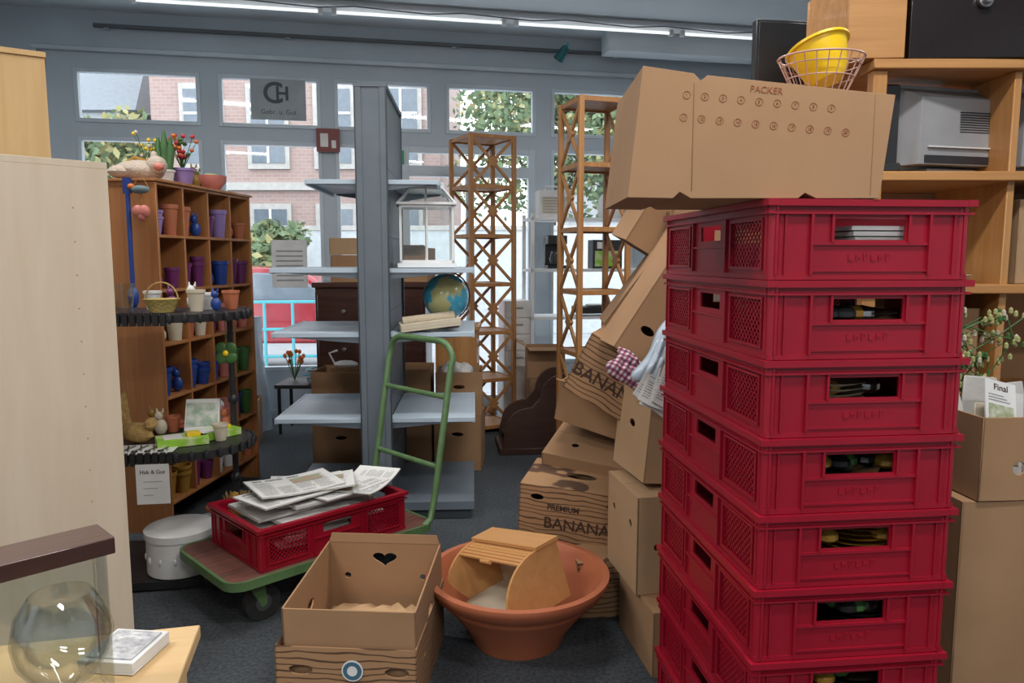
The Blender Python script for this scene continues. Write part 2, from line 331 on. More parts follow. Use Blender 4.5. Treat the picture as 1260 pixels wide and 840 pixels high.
# ---------------------------------------------------------------- red crates
W,L,H=.5,.75,.1815
def crate():
    b=B()
    def wall(Mx,w,holes,mesh,short):
        e=.0007 if short else 0
        with b.at(Mx):
            h=H-.004; b.prism(rect(-w/2+.0215,w/2-.0215,0,h),.006,M_red,[rect(*r) for r in holes+mesh])
            for (x0,x1,z0,z1) in mesh:
                hh=z1-z0; c=-(x1-x0)+.008
                while c<hh:
                    xa=max(x0,x0-c); xb=min(x1,x0+hh-c)
                    if xb-xa>.004:
                        b.bar((xa,z0+(xa-x0)+c,.003),(xb,z0+(xb-x0)+c,.003),.0032,.004,M_red)
                        b.bar((x0+x1-xa,z0+(xa-x0)+c,.003),(x0+x1-xb,z0+(xb-x0)+c,.003),.0032,.0036,M_red)
                    c+=.0185
                for q in ((x0-.006,x1+.006,z0-.006,z0),(x0-.006,x1+.006,z1,z1+.006)): b.box(q[0],q[1],q[2],q[3],.005,.012,M_red)
                for q in ((x0-.006,x0),(x1,x1+.006)): b.box(q[0],q[1],z0,z1,.005,.012,M_red)
            b.box(-w/2+e,w/2-e,H-.016-e,H-.001-e,-.004,.020-e,M_red)
            b.box(-w/2+.004+e,w/2-.004-e,H-.034-e,H-.029-e,.004,.016-e,M_red)
            b.box(-w/2+.0105+e,w/2-.0105-e,.0,.012-e,.004,.0095-e,M_red)
            for x in (-w/2+.022,w/2-.028): b.box(x,x+.006,.012,H-.016,.004,.014,M_red)
            if short:
                b.box(-.145,-.139,.012,H-.034,.005,.015,M_red); b.box(.139,.145,.012,H-.034,.005,.015,M_red)
                b.box(-.095,-.089,.085,H-.034,.005,.013,M_red); b.box(.089,.095,.085,H-.034,.005,.013,M_red)
                b.box(-.139,.139,.078,.085,.005,.011,M_red); b.box(-.139,.139,.018,.023,.005,.010,M_red)
                b.box(-.205,-.201,.012,H-.034,.005,.011,M_red); b.box(.201,.205,.012,H-.034,.005,.011,M_red)
                for k in range(6): b.box(-.05+k*.018,-.05+k*.018+.003,.043,.057,.005,.0082,M_red); b.box(-.05+k*.018,-.05+k*.018+.010,.043+.007*(k%3),.046+.007*(k%3),.005,.0084,M_red)
            else:
                for x in (-.122,.116): b.box(x,x+.006,.012,H-.034,.005,.014,M_red)
                b.box(-.116,.116,.075,.081,.005,.012,M_red)
    sh=[(-.085,.085,.09,.138)]
    for k,half,w,ho,me,s in ((0,L/2,W,sh,[],1),(2,L/2,W,sh,[],1),(1,W/2,L,[(-.07,.07,.095,.135)],[(-.325,-.15,.028,.135),(.15,.325,.028,.135)],0),(3,W/2,L,[(-.07,.07,.095,.135)],[(-.325,-.15,.028,.135),(.15,.325,.028,.135)],0)):
        wall(R(0,0,90*k)@T(0,-half+.02,0)@R(90),w,ho,me,s)
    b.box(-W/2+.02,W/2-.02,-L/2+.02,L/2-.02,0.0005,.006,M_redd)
    for sx in (-1,1):
        for sy in (-1,1): b.cyl((sx*(W/2-.024),sy*(L/2-.024),0.001),(sx*(W/2-.024),sy*(L/2-.024),H-.004),.015,M_red,n=14)
    return b.make('crate_mesh',mesh_only=True,sharp=30)
CR=crate(); ca=6.3
cx,cy=.777,2.055
for i in range(9):
    put(CR,'red_plastic_crate',(cx+random.uniform(-.003,.003),cy+random.uniform(-.004,.004),i*H),(0,0,ca+random.uniform(-.35,.35)))
random.seed(23)
for i in range(2,9):
    b=B(); z=.009
    if i==8:
        for q in range(9): b.box(.0-.004*q,.20-.004*q,-.335,-.15,z+q*.013,z+q*.013+.010,M_whitep if q%3 else M_news2)
    else:
        for k in range(4):
            x=random.uniform(-.03,.08); y=-.23+k*.14; m=random.choice([M_whitep,M_cream,M_blackp,M_steel,M_gold])
            for q in range(random.randint(6,9)):
                b.lathe([(0,0),(.05,0),(.09,.012),(.092,.014),(.05,.004),(0,.004)],m,20,(x,y,z+q*.013))
        for k in range(5): b.sph((random.uniform(-.12,.12),-.28+random.uniform(-.03,.02),.10),(.03,.03,.02),random.choice([M_gold,M_leaf,M_steel,M_blackp]),10)
    b.make('books' if i==8 else 'crockery_stack',(cx,cy,i*H),(0,0,ca))
# ---------------------------------------------------------------- packer carton on top
b=B()
poly=[(.258,1.636),(.36,1.634),(.375,1.648),(.40,1.634),(.64,1.634),(.655,1.646),(.68,1.634),(.822,1.634),(.845,1.858),(.43,1.900),(.415,1.888),(.40,1.904),(.288,1.920)]
with b.at(T(0,2.08,0)@R(90)): b.prism(poly,.40,M_kraft)
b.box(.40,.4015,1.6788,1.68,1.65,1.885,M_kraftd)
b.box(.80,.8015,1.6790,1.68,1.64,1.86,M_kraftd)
pk=b.make('cardboard_carton',bevel=.003)
def onf(x,z): return T(x,1.6795,z)@R(90)@R(0,0,-5)
text(pk,'PACKER',.02,onf(.56,1.868),M_inkr)
b=B()
for r in range(2):
    for k in range(9 if r==0 else 10):
        x=.385+k*.040+(0 if r==0 else -.006); z=1.858-k*.0036-r*.048
        with b.at(onf(x,z)): b.prism(ell(0,0,.0085,.0085,16),.0005,M_inkr,[ell(0,0,.0075,.0075,16)])
        text(pk,str(k+1+r*10),.009,onf(x,z),M_inkr,name='number')
b.make('number_rings',parent=pk)
def wire_basket(name,r0,r1,h,m,loc,sqx=1.2,n=22,wr=.0016):
    b=B()
    for z,r in ((0,r0),(h*.5,(r0+r1)/2),(h*.8,r0*.2+r1*.8),(h,r1)):
        b.tube([(r*sqx*cos(2*pi*k/28),r*sin(2*pi*k/28),z) for k in range(28)],wr*(1.5 if z==h else 1),m,6,closed=True)
    for k in range(n):
        t=2*pi*k/n; b.tube([(r1*sqx*cos(t),r1*sin(t),h),(r0*sqx*cos(t),r0*sin(t),0),(0,0,0)],wr*.8,m,5)
    return b.make(name,loc)
wire_basket('wire_basket',.045,.083,.095,M_pinkw,(.738,1.83,1.879))
b=B(); b.lathe([(.0,.0),(.035,.0),(.05,.02),(.068,.085),(.075,.086),(.075,.092),(.066,.091),(.046,.022),(.03,.006),(0,.006)],M_yellow,32)
b.make('yellow_colander',(.755,1.82,1.920),(-18,-14,0))

# ---------------------------------------------------------------- cardboard boxes
def cbox(name,w,d,h,m,loc,rot=(0,0,0),top=False,flaps=(),hF=(),hS=(),hT=(),hK=(),min_=None,thick=.006,bevel=.0015,txt=None):
    b=B(); mi=min_ or m
    for k,half,ww,hs in ((0,d/2,w,hF),(2,d/2,w,list(hF)+list(hK)),(1,w/2,d,hS),(3,w/2,d,hS)):
        with b.at(R(0,0,90*k)@T(0,-half,0)@R(90)):
            b.prism(rect(-ww/2,ww/2,0,h),-thick,m,[ell(*e) if isinstance(e,tuple) else e for e in hs])
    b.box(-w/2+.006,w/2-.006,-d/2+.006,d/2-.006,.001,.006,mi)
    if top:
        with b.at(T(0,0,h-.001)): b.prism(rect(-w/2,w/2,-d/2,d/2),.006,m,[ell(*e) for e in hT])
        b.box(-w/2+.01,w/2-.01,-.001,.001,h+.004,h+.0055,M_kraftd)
    for (k,ln,ang) in flaps:
        half,ww=(d/2,w) if k%2==0 else (w/2,d)
        with b.at(R(0,0,90*k)@T(0,-half+.003,h)@R(90+ang)): b.prism([(-ww/2+.004,0),(ww/2-.004,0),(ww/2-.015,ln),(-ww/2+.015,ln)],-.005,m)
    o=b.make(name,loc,rot,bevel=bevel)
    if txt:
        for (k,s,sz,x,z,mm) in txt:
            half=d/2 if k%2==0 else w/2
            text(o,s,sz,R(0,0,90*k)@T(x,-half-.0008,z)@R(90),mm,bold=.001)
    return o
heart=[(.0030*16*sin(t)**3,.215+.0020*(13*cos(t)-5*cos(2*t)-2*cos(3*t)-cos(4*t))) for t in [2*pi*(k+.5)/24 for k in range(24)]]
cbox('banana_box',.47,.55,.24,M_ban,(-.525,2.555,.0),(0,0,-4),hF=[(-.15,.16,.04,.016),(.17,.16,.04,.016)],hS=[(-.15,.15,.035,.015)],min_=M_kraft)
cbox('cardboard_box',.445,.50,.28,M_kraft,(-.515,2.56,.10),(4,0,-4),hS=[(0,.15,.035,.02)],hK=[heart,(-.15,.14,.013,.013),(.15,.14,.013,.013)],flaps=[(2,.035,8)],min_=M_kraftl)
b=B(); n=14; random.seed(2)
vs=[(.38*(i/n-.5),.36*(j/n-.5),.02+random.uniform(0,.03)) for j in range(n+1) for i in range(n+1)]
b.add(vs,[(j*(n+1)+i,j*(n+1)+i+1,(j+1)*(n+1)+i+1,(j+1)*(n+1)+i) for j in range(n) for i in range(n)],M_paper_k); b.make('packing_paper',(-.515,2.57,.115),(4,0,-6),sharp=80)
b=B(); b.cyl((0,0,0),(0,-.002,0),.036,M_whitep,n=28); b.cyl((0,-.002,0),(0,-.003,0),.031,mat('sticker_blue',(.06,.14,.2),.5),n=28); b.cyl((0,-.003,0),(0,-.004,0),.017,M_whitep,n=28)
b.make('round_sticker',(-.52,2.276,.165),(0,0,-4))
# pile
hB=[(-.15,.16,.035,.016),(.15,.16,.035,.016)]
cbox('banana_box',.52,.44,.24,M_ban,(.50,3.20,.0),(0,0,8),top=True,hF=hB,hS=hB)
cbox('banana_box',.50,.36,.24,M_ban,(.31,3.34,.255),(3,4,-14),top=True,hF=[(-.17,.19,.03,.014),(.17,.19,.03,.014)],hT=[(0,0,.07,.04)],txt=[(0,'BANANAS',.072,.03,.075,M_ink),(0,'PREMIUM',.035,-.05,.15,M_ink)])
cbox('banana_box',.50,.44,.22,M_kraft,(.46,3.62,.40),(16,6,-22),top=True,hF=[(-.1,.14,.03,.014)],hT=[(-.12,-.1,.018,.018),(.12,-.12,.018,.018),(0,.06,.05,.03),(-.14,.12,.016,.016),(.15,.12,.016,.016)],txt=[(0,'PREMIUM',.04,.06,.09,M_ink)])
cbox('cardboard_box',.42,.36,.37,M_kraftl,(.64,2.86,.247),(0,0,10),top=True,hF=[(-.13,.18,.014,.014),(-.02,.12,.016,.02)],hS=[(-.1,.25,.016,.016),(.1,.25,.016,.016)])
cbox('banana_box',.42,.4,.24,M_kraft,(.68,2.74,.0),(0,0,9),hF=hB,top=True)
cbox('cardboard_box',.40,.34,.36,M_kraftl,(.66,2.95,.63),(0,5,12),hF=[(0,.2,.03,.015)],hS=[(0,.2,.03,.015)],flaps=[(3,.08,60)],min_=M_kraftd)
cbox('banana_box',.42,.34,.26,M_ban,(.44,3.22,.86),(0,28,-16),hF=[(.1,.2,.03,.014)],top=True,txt=[(0,'BANANAS',.078,-.03,.10,M_ink)])
cbox('cardboard_box',.40,.34,.2,M_kraft,(.46,3.60,.70),(6,12,-28),top=False,min_=M_kraftd,flaps=[(0,.1,70)])
cbox('cardboard_box',.16,.34,.60,M_kraft,(.44,3.00,1.12),(0,33,6),min_=M_kraftd,flaps=[(3,.12,25),(0,.08,50)],hF=[(0,.44,.03,.016),(0,.12,.03,.016)])
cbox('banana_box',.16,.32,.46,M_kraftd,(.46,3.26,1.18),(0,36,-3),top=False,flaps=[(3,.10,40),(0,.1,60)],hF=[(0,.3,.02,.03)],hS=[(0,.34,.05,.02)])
cbox('cardboard_box',.30,.26,.22,M_kraft,(.60,3.34,1.52),(8,30,10),top=False,min_=M_kraftd,flaps=[(3,.1,60)])
M_ging=checkmat('gingham_cloth',(.55,.53,.55),(.34,.10,.14),(.10,.035,.09),17)
def cloth(name,loc,sx,sy,sz,m,rot=(0,0,0),n=30,seed=1,flat=1):
    random.seed(seed); b=B(); ph=[random.uniform(0,6) for _ in range(6)]
    vs=[]
    for j in range(n+1):
        for i in range(n+1):
            u=i/n-.5; v=j/n-.5; e=max(0,1-(2*u)**4)*max(0,1-(2*v)**4)
            z=sz*e**.5*(.8+.12*sin(9*u+ph[0]+4*v)+.10*sin(15*v+ph[1]-6*u))+.006*sin(34*u+9*v+ph[2])*e
            vs.append((sx*u*(1+.10*sin(8*v+ph[3])),sy*v*(1+.10*sin(8*u+ph[4])),z))
    b.add(vs,[(j*(n+1)+i,j*(n+1)+i+1,(j+1)*(n+1)+i+1,(j+1)*(n+1)+i) for j in range(n) for i in range(n)],m)
    o=b.make(name,loc,rot,sharp=75); md=o.modifiers.new('thick','SOLIDIFY'); md.thickness=.004; return o
cloth('gingham_cloth',(.455,2.78,1.07),.17,.11,.05,M_ging,(60,34,-10),seed=3)
cloth('plastic_bag',(.57,2.72,1.14),.13,.26,.05,M_bag,(62,30,-12),seed=5)
def page(b,w,h,t,curl,ink=True,seed=0):
    n=8; vs=[]
    for j in (0,1):
        for i in range(n+1):
            u=i/n; vs.append((w*(u-.5),(-h/2,h/2)[j],curl*(2*u-1)**2))
    k=len(vs); vs2=[(x,y,z+t) for x,y,z in vs]
    b.add(vs+vs2,[(i,i+1,n+2+i,n+1+i) for i in range(n)]+[(i,i+1,k+i+1,k+i) for i in range(n)]+[(n+1+i,n+2+i,k+n+2+i,k+n+1+i) for i in range(n)]+[(0,n+1,k+n+1,k),(n,2*n+1,k+2*n+1,k+n)],M_news2)
    b.add([(x*.995,y*.995,z+t+.0004) for x,y,z in vs],[(i,i+1,n+2+i,n+1+i) for i in range(n)],M_news)
    if ink:
        zt=t+.0010
        def blk(x0,x1,y0,y1,m):
            b.add([(x0,y0,zt+curl*(2*x0/w)**2),(x1,y0,zt+curl*(2*x1/w)**2),(x1,y1,zt+curl*(2*x1/w)**2),(x0,y1,zt+curl*(2*x0/w)**2)],[(0,1,2,3)],m)
        blk(-w*.42,-w*.30,h*.36,h*.43,M_newst); blk(-w*.26,-w*.05,h*.36,h*.43,M_newst); blk(0.0,w*.15,h*.36,h*.43,M_newst)
        c=4; cw=w*.88/c
        for q in range(c):
            x0=-w*.44+q*cw; rows=16; skip=random.randint(0,c-1)
            if q==skip and q<c-1: blk(x0,x0+cw*1.7,h*.02,h*.30,M_newsp)
            for r_ in range(rows):
                y=h*.30-r_*h*.046
                if (q==skip or q==skip+1) and y>h*.0 and skip<c-1: continue
                if random.random()<.12: continue
                xm=x0+cw*.42
                blk(x0,xm,y-h*.016,y,M_newst); blk(xm+.0,x0+cw*random.uniform(.7,.92),y-h*.016,y,M_newst)
b=B(); random.seed(19)
for k in range(7):
    with b.at(T(.01*k,-.006*k,.0)@R(62+random.uniform(-8,8),30+random.uniform(-14,14),random.uniform(-25,25))): page(b,.15,.22,.003,0,True)
b.make('loose_newspapers',(.55,2.66,1.05))
# ---------------------------------------------------------------- terracotta planter
b=B()
b.lathe([(0,0),(.175,0),(.18,.012),(.20,.06),(.285,.17),(.315,.20),(.318,.215),(.338,.222),(.352,.25),(.362,.265),(.36,.278),(.335,.279),(.325,.265),(.30,.215),(.27,.17),(.18,.05),(.16,.03),(0,.03)],M_terra,64)
b.make('terracotta_planter',(.022,2.80,0),sharp=50)
b=B(); Rr=.195
arc=[(-.02,.0),(.28,.0),(.28,.03)]+[(.28-Rr+Rr*cos(radians(a)),.03+Rr*sin(radians(a))) for a in range(8,91,8)]+[(.0,.03+Rr),(-.02,.03+Rr)]
for x in (-.21,.198):
    with b.at(T(x,0,0)@Matrix(((0,0,1,0),(-1,0,0,0),(0,1,0,0),(0,0,0,1)))): b.prism(arc,.012,M_bread)
b.box(-.198,.198,-.275,.02,0.001,.012,M_bread); b.box(-.198,.198,.008,.02,.012,.225,M_bread); b.box(-.215,.215,-.085,.03,.225,.238,M_bread)
for a in range(66,92,5):
    y=-(.085+.188*cos(radians(a))); z=.03+.188*sin(radians(a)); b.box(-.198,.198,y-.008,y+.012,z-.004,z+.003,M_bread)
b.box(-.196,.196,-.265,.006,.0125,.016,M_cream); b.box(-.196,.196,.003,.0075,.016,.21,M_cream)
b.box(-.198,.198,-.278,-.266,.012,.035,M_bread); b.cyl((-.03,-.18,.20),(.03,-.18,.20),.008,M_bread)
b.make('wooden_bread_bin',(.085,2.87,.165),(10,-12,-52),bevel=.002)

# ---------------------------------------------------------------- gondola shelf
b=B()
b.box(-.075,.075,-.42,.42,.11,2.42,M_slate)
b.box(-.082,-.05,-.428,-.40,.1,2.43,M_slate); b.box(.05,.082,-.428,-.40,.1,2.43,M_slate); b.box(-.05,.05,-.424,-.41,.1,2.42,M_slate)
b.box(-.082,.082,.40,.43,.1,2.43,M_slate); b.box(-.09,.09,-.43,.43,2.42,2.44,M_slate)
for sx in (-1,1):
    for yy in (-.43,.401): b.box(sx*.083,sx*.088,yy,yy+.03,.1,2.42,M_slate2)
    for z in [.4,.72,1.2,1.62,2.0]: b.box(sx*.0755,sx*.0775,-.39,.39,z,z+.004,M_slate2)
def sh(z,sx,dep,th=.03):
    x0,x1=(.08,dep) if sx>0 else (-dep,-.08)
    b.box(x0,x1,-.40,.40,z-th*.35,z,M_shelf); xe=x1 if sx>0 else x0
    b.box(xe-.008,xe+.008,-.40,.40,z-th,z+.002,M_shelf); b.box(x0,x1,-.408,-.40,z-th*.8,z+.001,M_shelf)
    for y in (-.405,.395):
        with b.at(T(0,y+.008,0)@R(90)):
            b.prism([(sx*.08,z-.01),(sx*(dep-.02),z-.01),(sx*(dep-.02),z-.02),(sx*.08,z-.06)][::sx],.006,M_slate)
for z in (1.445,1.085,.595):
    sh(z,-1,.57); sh(z,1,.55)
sh(1.93,-1,.36); sh(1.93,1,.36)
for sx in (-1,1):
    b.box(min(sx*.0,sx*.55),max(sx*.0,sx*.55),-.43,.42,.06,.11,M_slate); b.box(min(0,sx*.53),max(0,sx*.53),-.41,.40,0.002,.06,M_slate2)
b.make('gondola_shelf',(-.79,4.54,0),(0,0,3),bevel=.002)
# white framed glass terrarium lantern
b=B(); w,d,h=.155,.12,.36; f=.014
b.box(-w-.012,w+.012,-d-.012,d+.012,0,.025,M_white)
for x in (-w,w-f):
    for y in (-d,d-f): b.box(x,x+f,y,y+f,.025,h,M_white)
for y in (-d,d-f): b.box(-w,w,y,y+f,h-.02,h,M_white); b.box(-w,w,y,y+f,.025,.042,M_white); b.box(-.005,.005,y+.002,y+.012,.04,h,M_white)
for x in (-w,w-f): b.box(x,x+f,-d,d,h-.02,h,M_white); b.box(x+.002,x+.012,-.005,.005,.03,h,M_white)
rz=h+.10; rw=w*.6
for sx in (-1,1):
    for sy in (-1,1): b.bar((sx*(w+.006),sy*(d+.006),h),(sx*rw,0,rz),.013,.013,M_white)
b.box(-rw-.01,rw+.01,-.010,.010,rz-.008,rz+.010,M_white)
for sy in (-1,1):
    b.box(-w-.015,w+.015,sy*(d+.008)-.008,sy*(d+.008)+.008,h-.006,h+.008,M_white)
    b.add([(-w,sy*d,h+.01),(w,sy*d,h+.01),(rw,0,rz),(-rw,0,rz)],[(0,1,2,3)],M_glass2); b.bar((0,sy*d,h),(0,0,rz),.009,.009,M_white)
for sx in (-1,1): b.box(sx*(w+.008)-.008,sx*(w+.008)+.008,-d-.012,d+.012,h-.006,h+.008,M_white)
b.box(-w+.014,w-.014,-d+.006,-d+.008,.045,h-.02,M_glass2); b.box(-w+.006,-w+.008,-d+.014,d-.014,.045,h-.02,M_glass2)
b.tube([(-.04,0,rz),(-.03,0,rz+.03),(.03,0,rz+.03),(.04,0,rz)],.004,M_white,6)
b.make('white_lantern',(-.50,4.36,1.449),(0,0,8),bevel=.0012)
M_globe=mat('globe_map',(.06,.36,.52),.25,col2=(.50,.48,.22),scale=5.5,lo=.43,hi=.46,coat=.4)
b=B(); b.sph((0,0,.185),.138,M_globe,32); b.lathe([(0,0),(.08,0),(.08,.008),(.012,.02),(.01,.04),(0,.04)],M_choc,24)
b.tube([(.15*sin(radians(a)),0,.185-.15*cos(radians(a))) for a in range(0,181,15)],.005,M_choc,6)
b.make('globe',(-.40,4.48,1.087),(0,0,20))
b=B(); 
b.box(-.17,.17,-.10,.10,0,.012,M_cream); b.box(-.17,.17,-.10,-.088,.012,.045,M_cream); b.box(-.17,.17,.088,.10,.012,.045,M_cream); b.box(-.17,-.158,-.088,.088,.012,.045,M_cream); b.box(.158,.17,-.088,.088,.012,.045,M_cream)
b.cyl((-.15,0,.047),(.15,.0,.047),.032,mat('sisal',(.5,.42,.30),.9,bump=.5,bscale=80),n=20)
b.make('wooden_tray',(-.475,4.24,1.106),(0,-6,14),bevel=.002)

# ---------------------------------------------------------------- platform trolley
TA=44.5
b=B(); LX,WY=1.04,.58
def rrect(x0,x1,y0,y1,r,n=6):
    out=[]
    for cx_,cy_,a0 in ((x1-r,y1-r,0),(x0+r,y1-r,90),(x0+r,y0+r,180),(x1-r,y0+r,270)):
        for i in range(n+1): a=radians(a0+90*i/n); out.append((cx_+r*cos(a),cy_+r*sin(a)))
    return out
with b.at(T(0,0,.188)): b.prism(rrect(-LX/2+.012,LX/2-.012,-WY/2+.012,WY/2-.012,.06),.03,M_trol)
with b.at(T(0,0,.183)): b.prism(rrect(-LX/2,LX/2,-WY/2,WY/2,.08),.037,M_green,[rrect(-LX/2+.014,LX/2-.014,-WY/2+.014,WY/2-.014,.06)])
for k in (-1,0,1): b.box(-LX/2+.02,LX/2-.02,k*.14-.001,k*.14+.001,.218,.2185,M_blackp)
for x in (-.38,.38):
    for y in (-.2,.2):
        b.box(x-.04,x+.04,y-.04,y+.04,.17,.186,M_steel); b.cyl((x+.03,y-.018,.077),(x+.03,y+.018,.077),.076,M_rub,n=24); b.cyl((x+.03,y-.022,.077),(x+.03,y+.022,.077),.035,M_steel)
        for q in (-.026,.022):
            with b.at(T(0,y+q+.004,0)@R(90)): b.prism([(x-.035,.17),(x+.035,.17),(x+.045,.07),(x+.02,.06)],.004,M_green)
hx=LX/2-.02; y0=.26
pts=[(hx-.05,-y0,.2),(hx,-y0,.23),(hx+.03,-y0,.35),(hx+.14,-y0,.98)]
for a in range(0,91,18): pts.append((hx+.15,-y0+.1-.1*cos(radians(a)),1.0+.09*sin(radians(a))))
pts2=[(p[0],-p[1],p[2]) for p in pts[::-1]]
b.tube(pts+pts2,.0165,M_green,12)
for z,xx in ((.48,.053),(.82,.112)): b.tube([(hx+xx,-y0,z),(hx+xx,y0,z)],.013,M_green,10)
b.make('platform_trolley',(-.938,3.342,0),(0,0,TA))
put(CR,'red_plastic_crate',(-.935,3.325,.221),(0,0,TA-90))
b=B(); random.seed(11)
for k in range(14):
    z=.015+k*.0135
    with b.at(T(random.uniform(-.03,.03),random.uniform(-.12,.10),z)@R(random.uniform(-1,1),random.uniform(-1,1),random.uniform(-8,8)+(90 if k%2 else 82))): page(b,.40,.29,.011,random.uniform(0,.004),k>11)
for k,(x,y,a) in enumerate(((.06,.13,100),(-.05,.02,72),(.03,-.12,95),(.0,.02,60),(.0,-.07,82))):
    with b.at(T(x,y,.206+k*.010)@R(random.uniform(-2,2),random.uniform(-2,2),a)): page(b,.38,.27,.006,random.uniform(0,.012),True)
with b.at(T(.10,.24,.21)@R(0,-4,120)): page(b,.34,.22,.004,.02,True)
b.make('newspaper_pile',(-.94,3.32,.228),(0,0,TA-90))

# ---------------------------------------------------------------- lattice towers
def lattice(loc,rz,w=.38,h=2.52):
    b=B(); p=.034; q=w/2
    for sx in (-1,1):
        for sy in (-1,1): b.box(sx*q-p/2,sx*q+p/2,sy*q-p/2,sy*q+p/2,0,h,M_lat)
    ns=6; lev=[.05+i*(h-.07)/ns for i in range(ns+1)]
    for z in lev:
        b.box(-q+.016,q-.016,-q+.016,q-.016,z,z+.014,M_lat)
        for s in (-1,1):
            b.box(-q,q,s*q-.008,s*q+.008,z-.012,z+.02,M_lat); b.box(s*q-.008,s*q+.008,-q,q,z-.012,z+.02,M_lat)
    for i in range(ns):
        z0,z1=lev[i]+.01,lev[i+1]
        for s in (-1,1):
            b.bar((s*q,-q,z0),(s*q,q,z1),.018,.024,M_lat); b.bar((s*q+.001,q,z0),(s*q+.001,-q,z1),.018,.024,M_lat)
            with b.at(T(s*q-.012,0,(z0+z1)/2)@R(0,90,0)): b.prism([(-.05,0),(0,-.05),(.05,0),(0,.05)],.024,M_lat)
    b.make('lattice_shelf_tower',loc,(0,0,rz),bevel=.002)
lattice((-.255,6.45,0),-62,.40); lattice((.545,5.0,0),18,.34)
b=B(); side=[(-.27,0),(.27,0),(.27,.62),(.20,.62)]+[(.20-.18*sin(radians(a)),.44+.18*cos(radians(a))-.0) for a in range(15,91,15)]+[(-.05,.36)]+[(-.05-.2*sin(radians(a)),.2+.16*cos(radians(a))) for a in range(10,91,16)]+[(-.27,.12)]
with b.at(T(0,.0,0)@R(90)): b.prism(side,.03,M_choc)
with b.at(T(0,.36,0)@R(90)): b.prism(side,.03,M_choc)
b.box(-.25,.25,0,.33,.10,.125,M_choc); b.box(.235,.265,0,.33,.12,.58,M_choc); b.box(-.3,.3,-.06,.39,0,.05,M_choc)
b.make('carved_wooden_stand',(.20,5.62,0),(0,0,6),bevel=.004)
cbox('cardboard_box',.34,.3,.5,M_kraft,(.30,6.28,.0),(0,0,8)); cbox('cardboard_box',.32,.28,.26,M_kraft,(.28,6.27,.5),(0,0,2),flaps=[(0,.1,100),(3,.1,60)],min_=M_kraftd)
# ---------------------------------------------------------------- furniture & boxes behind gondola
b=B(); b.box(-.42,.42,-.22,.22,.06,1.28,M_dark); b.box(-.44,.44,-.24,.24,1.28,1.32,M_dark); b.box(-.43,.43,-.23,.23,0,.06,M_dark)
for k in range(4): b.box(-.40,.40,-.236,-.22,.1+k*.29,.36+k*.29,M_dark); b.cyl((-.2,-.236,.23+k*.29),(-.2,-.255,.23+k*.29),.015,M_steel); b.cyl((.2,-.236,.23+k*.29),(.2,-.255,.23+k*.29),.015,M_steel)
b.make('dark_dresser',(-1.08,5.85,0),bevel=.005)
cbox('cardboard_box',.42,.34,.2,M_kraft,(-1.18,5.82,1.321),(0,0,5),top=True); cbox('cardboard_box',.36,.3,.12,M_kraftl,(-1.2,5.82,1.53),(0,0,-6),top=True)
cbox('cardboard_box',.30,.34,.26,M_kraft,(-.78,5.85,1.321),(0,0,-4),flaps=[(0,.09,80)],min_=M_kraftd)
for (x,z,w,h,rz) in ((-1.22,0,.40,.36,2),(-1.22,.365,.38,.34,-2),(-.78,0,.42,.38,0),(-.78,.385,.40,.34,2),(-.38,0,.34,.40,-2),(-.38,.405,.33,.3,2)):
    cbox('moving_box',w,.36,h,M_kraft,(x,5.32,z),(0,0,rz),hF=[(0,h*.65,.04,.015)],top=(z==0),min_=M_kraftd)
b=B(); b.box(-.16,.16,-.2,.2,0,.95,M_pinez); b.box(-.18,.18,-.22,.22,.95,.98,M_pinez); b.box(-.14,.14,-.215,-.2,.06,.9,M_pinez); b.cyl((.1,-.215,.5),(.1,-.235,.5),.012,M_steel)
b.make('pine_cabinet',(-.43,5.85,0),bevel=.004)
cloth('white_bag',(-.40,5.30,.66),.22,.22,.10,M_bagw,seed=12)
b=B(); b.box(-.1,.1,-.06,.06,0,.10,M_kraftd); b.sph((0,0,.12),(.09,.05,.03),M_whitep,12); b.tube([(-.08,0,.12),(-.12,0,.2),(-.06,0,.22)],.008,M_whitep); b.make('ornament_basket',(-1.2,5.3,.62))
# ---------------------------------------------------------------- white appliance shelf at window (right)
b=B()
for x in (0,1.28):
    for y in (0,.36): b.box(x,x+.03,y,y+.03,0,1.9,M_white)
for z in (.3,.95,1.38,1.84): b.box(.0,1.31,0,.39,z,z+.025,M_white)
b.make('white_shelf_unit',(.17,6.62,0),(0,0,11.2))
b=B(); b.box(-.13,.13,-.1,.1,.02,.26,M_whitep); b.box(-.11,.11,-.104,-.1,.05,.2,M_cream)
for k in range(6): b.box(-.1,.1,-.107,-.104,.06+k*.025,.068+k*.025,M_tv)
b.tube([(-.06,0,.25),(-.06,0,.3),(.06,0,.3),(.06,0,.25)],.008,M_whitep)
b.make('toaster_oven',(.36,6.84,1.85),(0,0,10),bevel=.02,seg=3)
b=B(); b.lathe([(0,0),(.1,0),(.12,.03),(.12,.17),(.09,.22),(.02,.235),(.02,.26),(0,.26)],M_whitep,24); b.make('bread_maker',(.92,6.95,1.868))
b=B(); b.box(-.15,.15,-.1,.1,0,.18,M_whitep); b.box(-.16,.16,-.11,.11,.18,.2,M_whitep); b.make('storage_tin',(1.2,7.02,1.868),(0,0,11),bevel=.01)
b=B(); b.box(-.09,.09,-.08,.1,0,.03,M_blackp); b.box(-.09,.09,.03,.1,.03,.28,M_blackp); b.box(-.09,.09,-.08,.1,.22,.3,M_blackp); b.lathe([(0,0),(.06,0),(.07,.06),(.05,.12)],M_glass2,20,(0,-.02,.035)); b.make('coffee_maker',(.40,6.84,1.409),(0,0,11),bevel=.006)
